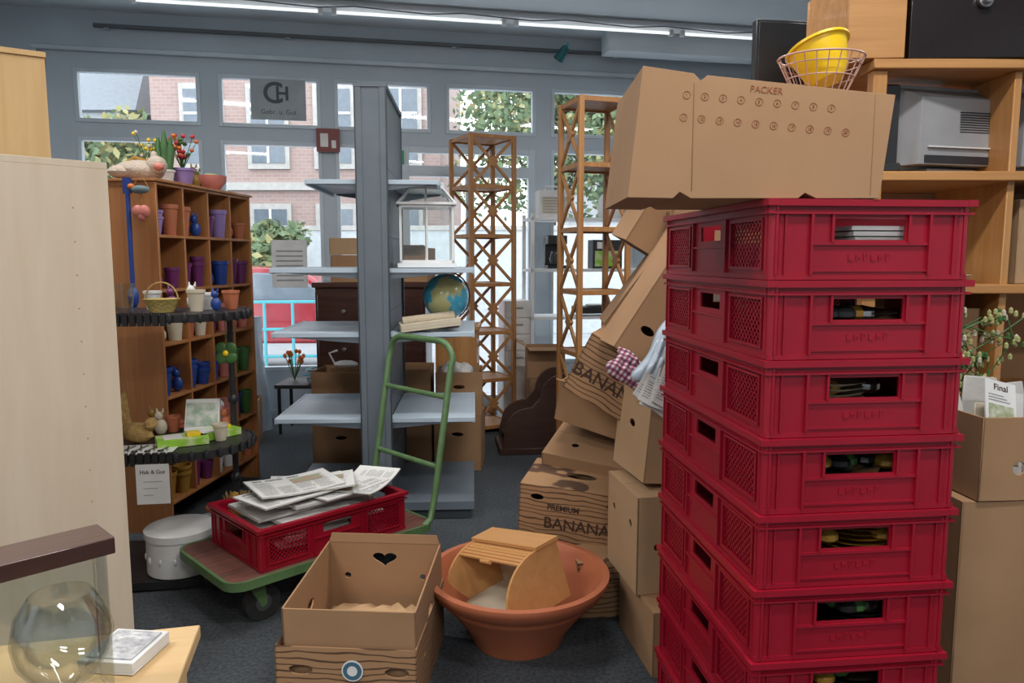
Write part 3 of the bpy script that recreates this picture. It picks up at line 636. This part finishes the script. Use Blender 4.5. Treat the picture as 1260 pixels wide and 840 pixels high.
b=B(); b.box(-.14,.14,-.08,.08,0,.26,M_blackp); b.box(-.12,.12,-.081,-.08,.02,.16,M_lime); b.box(-.1,-.0,-.082,-.08,.18,.24,M_whitep); b.make('appliance_box',(.86,6.9,1.409),(0,0,11))
b=B(); b.box(-.2,.2,-.13,.13,0.02,.08,M_blackp); b.cyl((0,0,.08),(0,0,.1),.1,M_steel,n=24)
for x in (-.15,.15): b.cyl((x,0,0),(x,0,.02),.02,M_blackp)
b.make('hot_plate',(.78,6.88,.979),(0,0,11),bevel=.008)
b=B(); b.lathe([(0,0),(.09,0),(.1,.08),(.07,.12),(0,.13)],M_steel,24); b.tube([(.09,0,.07),(.16,0,.1)],.01,M_blackp); b.make('saucepan',(1.15,6.97,.979))
b=B(); b.box(-.12,.12,-.16,.16,.5,1.12,M_whitep)
for k in range(4): b.box(-.11,.11,-.17,-.16,.52+k*.15,.655+k*.15,M_whitep); b.box(-.05,.05,-.182,-.17,.6+k*.15,.615+k*.15,M_tv)
b.box(-.13,.13,-.17,.17,0,.5,M_white)
b.make('plastic_drawer_tower',(.02,6.83,0),(0,0,11),bevel=.004)

# ---------------------------------------------------------------- pigeonhole shelf (left)
PM=T(-1.85,3.9,0)@R(0,0,-5.9)
b=B(); D=.30; LN=1.08; z0,z1=.16,1.9; t=.016; nc,nr=4,6
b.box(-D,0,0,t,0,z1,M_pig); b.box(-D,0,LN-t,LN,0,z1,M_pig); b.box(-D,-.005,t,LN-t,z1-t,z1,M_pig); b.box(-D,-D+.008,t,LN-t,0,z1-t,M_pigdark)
b.box(-D-.01,.012,-.012,LN+.012,z1,z1+.014,M_pig)
for k in range(nr): zz=z0+k*(z1-z0)/nr; b.box(-D+.008,-.003,t,LN-t,zz,zz+t,M_pig)
for k in range(1,nc): yy=k*LN/nc; b.box(-D+.008,-.004,yy-t/2,yy+t/2,z0,z1-t,M_pig)
o=b.make('pigeonhole_shelf',bevel=.0015); o.matrix_world=PM
b=B(); random.seed(5)
def pot(b,c,r,h,m): b.lathe([(0,0),(r*.68,0),(r*.95,h*.85),(r*1.05,h*.86),(r*1.05,h),(r*.95,h),(r*.65,.01),(0,.01)],m,18,c)
def figure(b,c,s,m):
    x,y,z=c; b.sph((x,y,z+.035*s),(.028*s,.024*s,.036*s),m,10); b.sph((x-.006*s,y,z+.085*s),(.019*s,.018*s,.02*s),m,10); b.tube([(x+.01*s,y,z+.1*s),(x+.014*s,y,z+.12*s)],[.006*s,.002*s],m,6); b.tube([(x-.012*s,y,z+.1*s),(x-.014*s,y,z+.12*s)],[.006*s,.002*s],m,6)
pm=[M_terra,M_cream,M_whitep,M_purple,M_blue,M_lil,M_terra,M_purple,M_pink,M_gold,M_redf,M_blue,M_leaf]
for i in range(nr):
    for j in range(nc):
        zz=z0+i*(z1-z0)/nr+t+.001; base=random.choice(pm)
        for q in range(3):
            m=base if random.random()<.6 else random.choice(pm)
            if i==3 and j==0: m=M_cream
            if i==4 and j<2: m=M_purple
            if i==2 and j<2: m=M_blue
            x=-.055-.09*(q%2); y=(j+.23+.27*q)*LN/nc
            if random.random()<.15: figure(b,(x,y,zz),1.2,m)
            else:
                r=random.uniform(.038,.052); hh=random.uniform(.09,.17); pot(b,(x,y,zz),r,hh,m)
                if random.random()<.5 and hh<.14: pot(b,(x,y,zz+.035),r,hh,m)
o=b.make('flower_pots'); o.matrix_world=PM
def onp(x,y,z): v=PM@Vector((x,y,z)); return (v.x,v.y,v.z)
ZT=1.915
b=B(); random.seed(6); M_pl=mat('plush',(.52,.43,.35),.95,bump=.8,bscale=60)
b.sph((0,0,.05),(.13,.10,.06),M_pl,18,noise=.03); b.sph((.10,-.04,.08),(.055,.05,.05),M_pl,14,noise=.03); b.sph((.12,-.08,.07),(.03,.02,.02),M_pink,10); b.sph((-.08,-.06,.04),(.06,.05,.035),M_pl,12,noise=.03)
b.sph((.08,-.01,.13),(.02,.01,.03),M_pl,8); b.tube([(-.1,.02,.07),(-.02,.0,.12),(.05,.03,.10)],.014,M_gold,8); b.make('plush_animal',onp(-.17,.14,ZT),(0,0,10))
b=B(); pot(b,(0,0,0),.065,.10,M_lil)
for k in range(34):
    a=random.uniform(0,6.3); e=random.uniform(.1,1.0); l=random.uniform(.06,.19); p=(l*.6*cos(a)*e,l*.6*sin(a)*e,.10+l); b.tube([(0,0,.09),p],.002,M_leaf,5); b.sph(p,(.014,.014,.012),random.choice([M_redf,M_orange,M_redf,M_leaf]),8)
b.make('potted_flowers',onp(-.10,.45,ZT))
b=B(); b.lathe([(0,0),(.04,0),(.085,.05),(.09,.09),(.083,.09),(.03,.01),(0,.01)],M_pink,24); b.sph((0,0,.075),(.07,.07,.03),M_lime,12,noise=.1); b.make('painted_bowl',onp(-.08,.74,ZT))
b=B(); pot(b,(0,0,0),.05,.08,M_whitep); 
for k in range(3): b.tube([((k-1)*.02,0,.07),((k-1)*.035,0,.19+.03*(k%2)),((k-1)*.035,0,.26+.04*(k%2))],[.02,.022,.006],M_leaf,10)
b.make('potted_cactus',onp(-.14,.34,ZT))
b=B(); pot(b,(0,0,0),.05,.09,M_whitep)
for k in range(22):
    a=random.uniform(0,6.3); l=random.uniform(.08,.22); p=(l*.4*cos(a),l*.4*sin(a),.08+l); b.tube([(0,0,.08),p],.002,M_leaf,5); b.sph(p,.012,random.choice([M_yellow,M_yellow,M_cream]),8)
b.make('yellow_flowers',onp(-.26,.38,ZT))
b=B(); b.lathe([(0,0),(.06,0),(.085,.05),(.06,.09),(.062,.1),(.05,.1),(.07,.05),(0,.01)],M_straw,20); b.make('straw_basket',onp(-.2,.9,ZT))
b=B(); figure(b,(-.05,.0,0),1.2,M_gold); figure(b,(-.08,.12,0),1.1,M_leaf); figure(b,(-.12,.2,0),1.2,M_cream); b.make('ceramic_figurines',onp(-.05,.58,ZT)) 
b=B(); b.cyl((0,0,0),(0,0,.55),.012,M_blue); b.sph((0,0,-.03),(.03,.02,.06),M_blue,12); b.box(-.02,.02,-.008,.008,.5,.58,M_blue); b.make('blue_plant_stake',(-1.97,3.85,1.33))
b=B(); b.tube([(0,0,.12),(0,0,.04)],.003,M_straw,5); b.sph((-.016,-.01,.0),(.03,.02,.033),M_pink,14); b.sph((.016,-.01,.0),(.03,.02,.033),M_pink,14); b.sph((0,-.01,-.025),(.024,.016,.025),M_pink,12); b.sph((.0,-.01,.11),(.05,.02,.022),mat('bird_blue',(.14,.2,.22),.6),12); b.sph((-.045,-.01,.125),(.018,.016,.016),M_orange,10)
b.tube([(-.04,0,.12),(0,0,.2),(.04,0,.12)],.002,M_straw,5)
b.make('hanging_heart_bird',(-1.90,3.85,1.74))

# ---------------------------------------------------------------- black tiered display stand
def tier(b,z,th):
    poly=[(-.42,-.30)]+[(.06+.27*cos(radians(a))*1.1,-.03+.27*sin(radians(a))) for a in range(-90,91,10)]+[(-.42,.24)]
    with b.at(T(0,0,z)): b.prism(poly,th,M_black)
b=B()
for z in (0.012,.60,1.22): tier(b,z,.035)
for z in (1.22,.60):
    for k in range(15):
        f=k/14; x=-.38+.44*f; b.box(x-.011,x+.011,-.312,-.295,z-.012,z+.045,M_black)
    for a in range(-85,90,12):
        x=.06+.30*cos(radians(a)); y=-.03+.275*sin(radians(a)); b.sph((x,y,z+.02),(.016,.016,.026),M_black,8)
for (x,y) in ((.24,.12),(-.36,.2),(-.36,-.25)): 
    b.cyl((x,y,0),(x,y,1.22),.015,M_black)
    for z in (.2,.4,.8,1.0): b.sph((x,y,z),(.026,.026,.03),M_black,10)
b.make('black_display_stand',(-1.62,3.50,0),(0,0,8))
b=B(); b.lathe([(.0,0),(.145,0),(.15,.005),(.15,.165),(.156,.167),(.158,.2),(.15,.206),(.0,.208)],M_whitep,40); 
for k in range(14): b.sph((.149*cos(k*.45),.149*sin(k*.45),.08),(.008,.008,.018),M_whitep,8)
b.make('round_white_tin',(-1.56,3.36,.05),sharp=40)
b=B(); 
for q in range(3): pot(b,(0,0,.0+q*.03),.06,.10,M_tv)
pot(b,(.0,.14,0),.07,.13,M_terra); pot(b,(.0,.14,.04),.07,.13,M_terra)
b.make('stacked_pots',(-1.52,3.60,.05))
b=B(); b.lathe([(0,0),(.055,0),(.06,.02),(.03,.12),(.045,.16),(.05,.22),(.02,.3),(.0,.31)],M_gold,20); b.make('ochre_vase',(-1.37,3.54,.05))
b=B(); random.seed(3)
for k in range(40):
    b.tube([(random.uniform(-.03,.03),0,0),(random.uniform(-.07,.07),random.uniform(-.05,.05),.25)],.003,M_straw,4)
b.make('straw_bundle',(-1.42,3.70,.05))
b=B(); b.sph((0,0,.05),(.05,.09,.05),M_straw,14,noise=.08); b.sph((0,-.09,.1),(.03,.03,.03),M_straw,10,noise=.08)
for k in range(14): b.tube([(0,.03,.06),(.05*(k-7)*.2,.13,.10+.010*k)],.007,M_straw,5)
b.make('straw_bird',(-1.76,3.40,.638),(0,0,70))
for (x,y,s) in ((-1.55,3.40,0),(-1.46,3.54,25)):
    b=B(); b.box(-.07,.07,-.11,.11,0,.035,M_lime); b.box(-.05,.05,-.08,.0,.035,.037,M_whitep); b.box(-.03,.03,.02,.08,.035,.05,M_yellow); b.make('garden_packet',(x,y,.637),(0,0,s-60),bevel=.004)
b=B(); b.box(-.08,.08,-.05,.05,0,.16,M_whitep); b.box(-.075,.075,-.052,-.05,.02,.14,mat('pkt_blue',(.2,.30,.2),.5,col2=(.55,.55,.5),scale=20)); b.make('seed_display_box',(-1.54,3.62,.637),(-25,0,10))
b=B()
for k,(x,y) in enumerate(((-.10,.16),(-.14,.10),(.02,.20),(.16,.14),(.18,-.06),(-.2,.18))):
    if k%2: figure(b,(x,y,0),1.1,(M_terra,M_cream,M_gold)[k%3])
    else: pot(b,(x,y,0),.035,.08,(M_terra,M_cream,M_purple)[k%3])
b.make('small_garden_ornaments',(-1.58,3.50,.637),(0,0,8))
b=B(); b.box(-.13,.13,-.09,.09,0,.002,M_whitep)
for k in range(4):
    x=-.09+k*.055; b.tube([(x,-.05,.006),(x+.03,.05,.006)],.004,M_steel,6); b.tube([(x+.03,-.05,.006),(x,.05,.006)],.004,M_steel,6); b.tube([(x+.012*cos(t_)+.002,-.055+.012*sin(t_),.006) for t_ in [q*.9 for q in range(7)]],.003,M_blackp,5,closed=True)
b.make('scissors_card',(-1.66,3.28,.639),(0,0,10))
b=B(); b.box(-.07,.07,-.001,.001,-.18,0,M_whitep)
for k in range(3): b.box(-.04,.04-.02*k,-.0018,-.001,-.08-.03*k,-.077-.03*k,M_tv)
o=b.make('price_tag',(-1.585,3.175,.60),(0,0,8)); text(o,'Hab & Gut',.024,T(0,-.002,-.035)@R(90),M_ink)
b=B()
for k in range(4):
    a=radians(45+90*k); b.sph((.03*cos(a),0,.03*sin(a)),(.03,.01,.03),M_leaf,12)
b.sph((0,-.01,0),.014,M_yellow,10); b.tube([(0,0,.03),(0,0,.16)],.002,M_leaf,5); b.make('clover_ornament',(-1.34,3.44,1.06))
b=B(); b.lathe([(0,0),(.05,0),(.075,.055),(.08,.06),(.07,.058),(.045,.008),(0,.008)],mat('yellow_wicker',(.5,.38,.12),.8,bump=.6,bscale=90),24)
b.tube([(.075*cos(radians(a)),0,.055+.08*sin(radians(a))) for a in range(0,181,15)],.004,M_straw,6); b.make('small_basket',(-1.60,3.38,1.257))
b=B(); b.lathe([(0,.004),(.04,.004),(.055,.13),(.053,.13),(.038,.01),(0,.01)],M_glass2,24); b.lathe([(0,0),(.05,0),(.05,.004),(0,.004)],M_glass2,24); b.make('drinking_glass',(-1.77,3.36,1.257))
b=B(); pot(b,(0,0,0),.04,.1,M_cream); pot(b,(.0,.13,0),.045,.08,M_whitep); pot(b,(.1,.16,0),.04,.09,M_terra); figure(b,(-.16,.1,0),1.0,M_purple); figure(b,(-.08,.15,0),1.1,M_whitep); figure(b,(.07,.05,0),.9,M_blue); pot(b,(-.26,.12,0),.04,.09,M_whitep); b.make('small_pots',(-1.46,3.42,1.257))

# ---------------------------------------------------------------- left cabinets
b=B(); b.box(-.60,0,0,.02,0,1.77,M_birch); b.box(-.60,0,0,.5,1.77,1.79,M_birch); b.box(-.60,-.58,.02,.5,0,1.77,M_birch); b.box(-.02,0,.02,.5,0,1.77,M_birch)
for x in (-.10,-.50):
    for k in range(14): b.cyl((x,-.0008,.35+k*.1),(x,.001,.35+k*.1),.003,M_kraftl,n=8)
b.make('birch_cabinet',(-1.235,2.3,0),(0,0,45),bevel=.0015)
b=B(); b.box(-.7,0,0,.40,0,2.28,M_yel); b.box(-.36,-.355,-.001,0,.1,2.2,M_kraftd); b.box(-.71,.005,-.01,.41,2.28,2.30,M_yel); b.make('tall_wardrobe',(-1.83,3.0,0),(0,0,33),bevel=.002)
# ---------------------------------------------------------------- table foreground left
b=B(); b.box(-.8,0,-.5,0,.775,.80,M_tab)
for x in (-.76,-.06):
    for y in (-.46,-.06): b.box(x-.02,x+.02,y-.02,y+.02,0,.775,M_tab)
b.box(-.76,-.04,-.04,-.02,.70,.775,M_tab); b.box(-.04,-.02,-.46,-.04,.70,.775,M_tab)
b.make('side_table',(-.600,1.354,0),(0,0,13),bevel=.002)
b=B(); b.box(-.36,0,-.085,0,.235,.262,M_dark)
b.box(-.35,-.01,-.012,-.008,0,.235,M_glass2); b.box(-.35,-.01,-.077,-.073,0,.235,M_glass2); b.box(-.014,-.01,-.073,-.012,0,.235,M_glass2)
b.make('glass_display_case',(-.688,1.185,.8015),(0,0,46),bevel=.004,seg=2)
b=B(); b.lathe([(.0,.0),(.045,.0),(.046,.003),(.006,.009),(.005,.075),(.012,.085),(.040,.105),(.060,.135),(.065,.165),(.058,.20),(.040,.228),(.038,.228),(.056,.199),(.062,.165),(.057,.137),(.038,.108),(0,.09)],M_glass2,40)
b.make('goblet',(-.640,1.0,.8015))
b=B(); b.box(-.05,.05,-.055,.055,.004,.022,M_whitep); b.box(-.042,.042,-.046,.046,.022,.025,mat('silver_foil',(.60,.60,.60),.4,col2=(.40,.40,.42),metal=.3,bump=.5,bscale=40,scale=60)); b.box(-.05,.05,-.055,.055,.0,.004,M_whitep)
b.make('coaster_box',(-.682,1.235,.8015),(0,0,-6),bevel=.001)

# ---------------------------------------------------------------- right pine shelving
b=B()
for (x,y) in ((1.16,2.45),(1.16,2.85),(2.6,2.45),(2.6,2.85)): b.box(x,x+.045,y,y+.045,0,2.10,M_pinez)
b.box(1.62,1.645,2.46,2.88,.1,2.10,M_pinez)
for z in (.4,1.0,1.385,1.75,2.10): b.box(1.15,2.65,2.43,2.91,z,z+.03,M_pine)
b.box(1.17,2.64,2.90,2.91,.43,1.75,M_kraft)
b.make('pine_shelf_unit',bevel=.003)
b=B(); b.box(0,1.1,0,.45,0,.30,M_leather); b.box(-.004,1.104,-.004,.454,.20,.206,M_steel)
b.cyl((.22,-.001,.17),(.22,-.02,.17),.022,M_steel,n=20); b.cyl((.22,-.02,.17),(.22,-.035,.17),.014,M_steel,n=16)
b.box(.5,.7,-.03,-.015,.15,.165,M_leather)
b.make('black_case',(1.262,2.44,2.132),(0,0,-3),bevel=.02,seg=3)
b=B(); b.box(0,.18,0,.02,0,.30,M_pine); b.box(0,.18,.38,.40,0,.30,M_pine); b.box(0,.02,.02,.38,0,.30,M_pine); b.box(.16,.18,.02,.38,0,.30,M_pine); b.box(.02,.16,.02,.38,0,.015,M_pine)
b.make('pine_drawer_box',(1.065,2.44,2.132),(0,0,-3),bevel=.002)
b=B(); b.box(0,.5,0,.45,0,2.12,M_pinez); b.box(.01,.245,-.018,0,.05,2.05,M_pinez); b.box(.255,.49,-.018,0,.05,2.05,M_pinez); b.make('pine_cupboard',(.92,3.02,0),(0,0,0),bevel=.004)
def monitor(name,loc,rot,m=M_tv):
    b=B(); b.box(-.20,.20,0.02,.07,0.02,.30,m); b.hexa([(-.16,-.06,.03),(.16,-.06,.03),(.19,.02,.03),(-.19,.02,.03),(-.15,-.05,.25),(.15,-.05,.25),(.19,.02,.29),(-.19,.02,.29)],m); b.box(-.1,.1,-.03,.12,0,.02,m)
    for k in range(9): b.box(.0,.12,-.058,-.05,.14+k*.008,.142+k*.008,M_tvd)
    b.box(-.14,.14,-.064,-.058,.035,.06,M_tvd); b.box(-.13,.13,-.068,-.06,.085,.09,M_whitep)
    b.make(name,loc,rot,bevel=.012,seg=3)
monitor('printer',(1.49,2.60,1.782),(0,0,14)); monitor('printer',(1.90,2.62,1.782),(0,0,-5))
b=B(); b.box(-.05,.05,-.012,.012,0.03,.29,M_tvd); b.box(-.04,.04,-.06,.06,0,.03,M_tvd); b.make('flat_monitor',(1.235,2.53,1.782),(0,0,0),bevel=.006)
b=B(); b.box(-.135,.135,-.02,.02,0.05,.34,M_tvd); b.box(-.125,.125,-.024,-.02,.06,.33,M_blackp); b.box(-.08,.08,-.08,.08,0,.02,M_tvd); b.box(-.03,.03,-.02,.02,.02,.05,M_tvd)
b.make('flat_monitor',(1.12,3.15,2.121),(0,0,8),bevel=.006)
cbox('cardboard_box',.36,.3,.3,M_kraft,(1.41,2.66,1.031),(0,0,2)); cbox('cardboard_box',.42,.3,.28,M_kraftl,(1.9,2.66,1.416),(0,0,2))
b=B()
for q in range(3): b.lathe([(0,0),(.08,0),(.12,.012),(.08,.004),(0,.004)],M_whitep,24,(0,0,q*.008))
b.make('plates',(1.46,2.58,1.417))
cbox('moving_box',.66,.42,.84,M_kraft,(1.54,2.17,0),(0,0,3),top=True)
cbox('cardboard_box',.42,.34,.23,M_kraft,(1.455,2.12,.848),(0,0,4),hF=[(-.10,.09,.018,.018),(.12,.09,.018,.018)],min_=M_kraftd,flaps=[])
M_lp=mat('leaflet_pic',(.25,.3,.15),.5,col2=(.6,.6,.5),scale=45); M_lp2=mat('leaflet_pic2',(.32,.27,.16),.5,col2=(.6,.55,.4),scale=50)
# paper-wrapped parcels and seed bags standing in the box
b=B(); random.seed(31)
def pouch(x,y,w,h,rx,ry,m,pic=None):
    with b.at(T(x,y,0)@R(rx,ry,random.uniform(-15,15))):
        b.hexa([(-w/2,-.02,0),(w/2,-.02,0),(w/2,.02,0),(-w/2,.02,0),(-w/2+.004,-.003,h),(w/2-.004,-.003,h),(w/2-.004,.003,h),(-w/2+.004,.003,h)],m)
        if pic: b.add([(-w*.35,-.0195,h*.15),(w*.35,-.0195,h*.15),(w*.35,-.0120,h*.6),(-w*.35,-.0120,h*.6)],[(0,1,2,3)],pic)
pouch(-.13,0,.09,.26,-8,-10,M_bagw,M_lp); pouch(-.06,.05,.10,.29,-4,4,M_bagw); pouch(.0,.0,.10,.25,-10,8,M_whitep,M_lp2); pouch(.08,.05,.10,.27,-5,-4,M_bagw,M_lp); pouch(.14,-.01,.09,.24,-12,10,M_kraftl,M_lp2); pouch(-.10,-.06,.08,.23,-14,6,M_cream,M_lp2)
b.make('paper_packages',(1.44,2.12,.862),(0,0,4),bevel=.003)
b=B(); b.box(-.05,.05,-.002,.002,0,.15,M_whitep); b.box(-.04,.04,-.004,-.002,.02,.08,M_lp)
for k in range(3): b.box(-.04,.03-.01*k,-.003,-.002,.09+.008*k,.093+.008*k,M_tv)
o=b.make('leaflet',(1.35,2.00,1.02),(-22,14,8)); text(o,'Final',.026,T(0,-.003,.13)@R(90),M_ink)
b=B(); random.seed(17); M_bud=mat('bud',(.40,.40,.16),.7)
for k in range(13):
    x0=random.uniform(-.06,.06); pts=[(x0,0,0)]
    for q in range(1,6): pts.append((x0+q*random.uniform(-.025,.03)+.01*q*(x0*10),random.uniform(-.02,.02),q*.065))
    b.tube(pts,.0022,M_leaf,5)
    for p in pts[2:]:
        for r in range(4): b.sph((p[0]+random.uniform(-.025,.025),p[1]+random.uniform(-.02,.02),p[2]+random.uniform(-.02,.02)),(.007,.007,.012),random.choice([M_cream,M_bud,M_bud,M_leaf]),6)
b.make('dried_flowers',(1.38,2.22,1.0))

# ---------------------------------------------------------------- window side clutter left
cbox('cardboard_box',.30,.28,.36,M_kraft,(-2.22,5.95,.001),(0,0,12),hF=[(0,.26,.03,.012)],min_=M_kraftd)
b=B(); b.box(-.3,.3,-.2,.2,.40,.43,M_black)
for x in (-.27,.27):
    for y in (-.17,.17): b.cyl((x,y,0),(x,y,.4),.015,M_black)
b.make('black_side_table',(-1.72,6.40,0))
b=B(); random.seed(8)
for k in range(9):
    r=.13+random.uniform(-.02,.02); tx=random.uniform(-.5,.5); b.tube([(r*cos(a*pi/12),r*sin(a*pi/12)*.9+tx*.02,.02+k*.012+.02*sin(a*pi/12+k)) for a in range(24)],.008,M_teal if k%2 else M_tv,6,closed=True)
b.make('hose_coil',(-1.66,6.36,.44))
b=B(); 
for k in range(14):
    a=random.uniform(0,6.3); p=(.08*cos(a),.08*sin(a),random.uniform(.15,.25)); b.tube([(0,0,0),p],.003,M_leaf,5); b.sph(p,(.018,.018,.022),M_orange,8)
b.make('orange_tulips',(-1.92,6.46,.432))
b=B(); random.seed(44); vs=[];n=20;rows=14
for i in range(rows+1):
    z=1.0*i/rows
    for j in range(n):
        a=2*pi*j/n; r=(.15-.05*z)*(1+.10*sin(3*a+6*z)+.07*sin(7*a-9*z)+random.uniform(-.03,.03)); vs.append((r*cos(a),r*sin(a),z))
b.add(vs,[(i*n+j,i*n+(j+1)%n,(i+1)*n+(j+1)%n,(i+1)*n+j) for i in range(rows) for j in range(n)]+[tuple(rows*n+j for j in range(n))],M_bag)
b.make('wrapped_parcel',(-2.28,6.38,.0),sharp=80)
# signs on windows
b=B(); b.box(-.24,.24,-.003,.003,-.18,.18,mat('sign_grey',(.36,.39,.41),.6)); o=b.make('window_sign'); o.matrix_world=WM@T(1.70,-.02,2.93)
text(o,'C',.26,T(-.045,-.004,.05)@R(90),M_slate2,bold=.004); text(o,'H',.17,T(.035,-.004,.05)@R(90),M_slate2,bold=.004); text(o,'Gebr. u. Gut',.06,T(0,-.004,-.11)@R(90),M_slate2)
b=B(); b.box(-.105,.105,-.004,.004,-.105,.105,mat('sign_red',(.22,.05,.045),.5)); b.box(-.07,-.0,-.006,-.004,-.06,.06,M_whitep); b.box(.03,.07,-.006,-.004,-.07,.0,M_whitep)
o=b.make('fire_extinguisher_sign'); o.matrix_world=WM@T(2.13,-.05,2.58)
b=B(); b.box(-.06,.06,-.02,.0,-.06,.06,mat('sign_green',(.02,.3,.12),.5)); b.box(-.03,.0,-.022,-.02,-.03,.03,M_whitep); o=b.make('exit_sign'); o.matrix_world=WM@T(2.76,-.001,2.45)
b=B(); b.box(-.16,.16,-.002,.002,-.22,.22,M_whitep); 
for k in range(7): b.box(-.12,.12,-.003,-.002,-.16+k*.045,-.145+k*.045,M_tv)
o=b.make('window_notice'); o.matrix_world=WM@T(1.75,-.016,1.45)
b=B(); b.box(-.08,.08,-.002,.002,-.15,.15,M_whitep); b.box(-.05,.05,-.003,-.002,-.1,.1,M_tv); o=b.make('window_notice'); o.matrix_world=WM@T(1.30,-.016,1.5)
S.view_settings.view_transform='Standard'
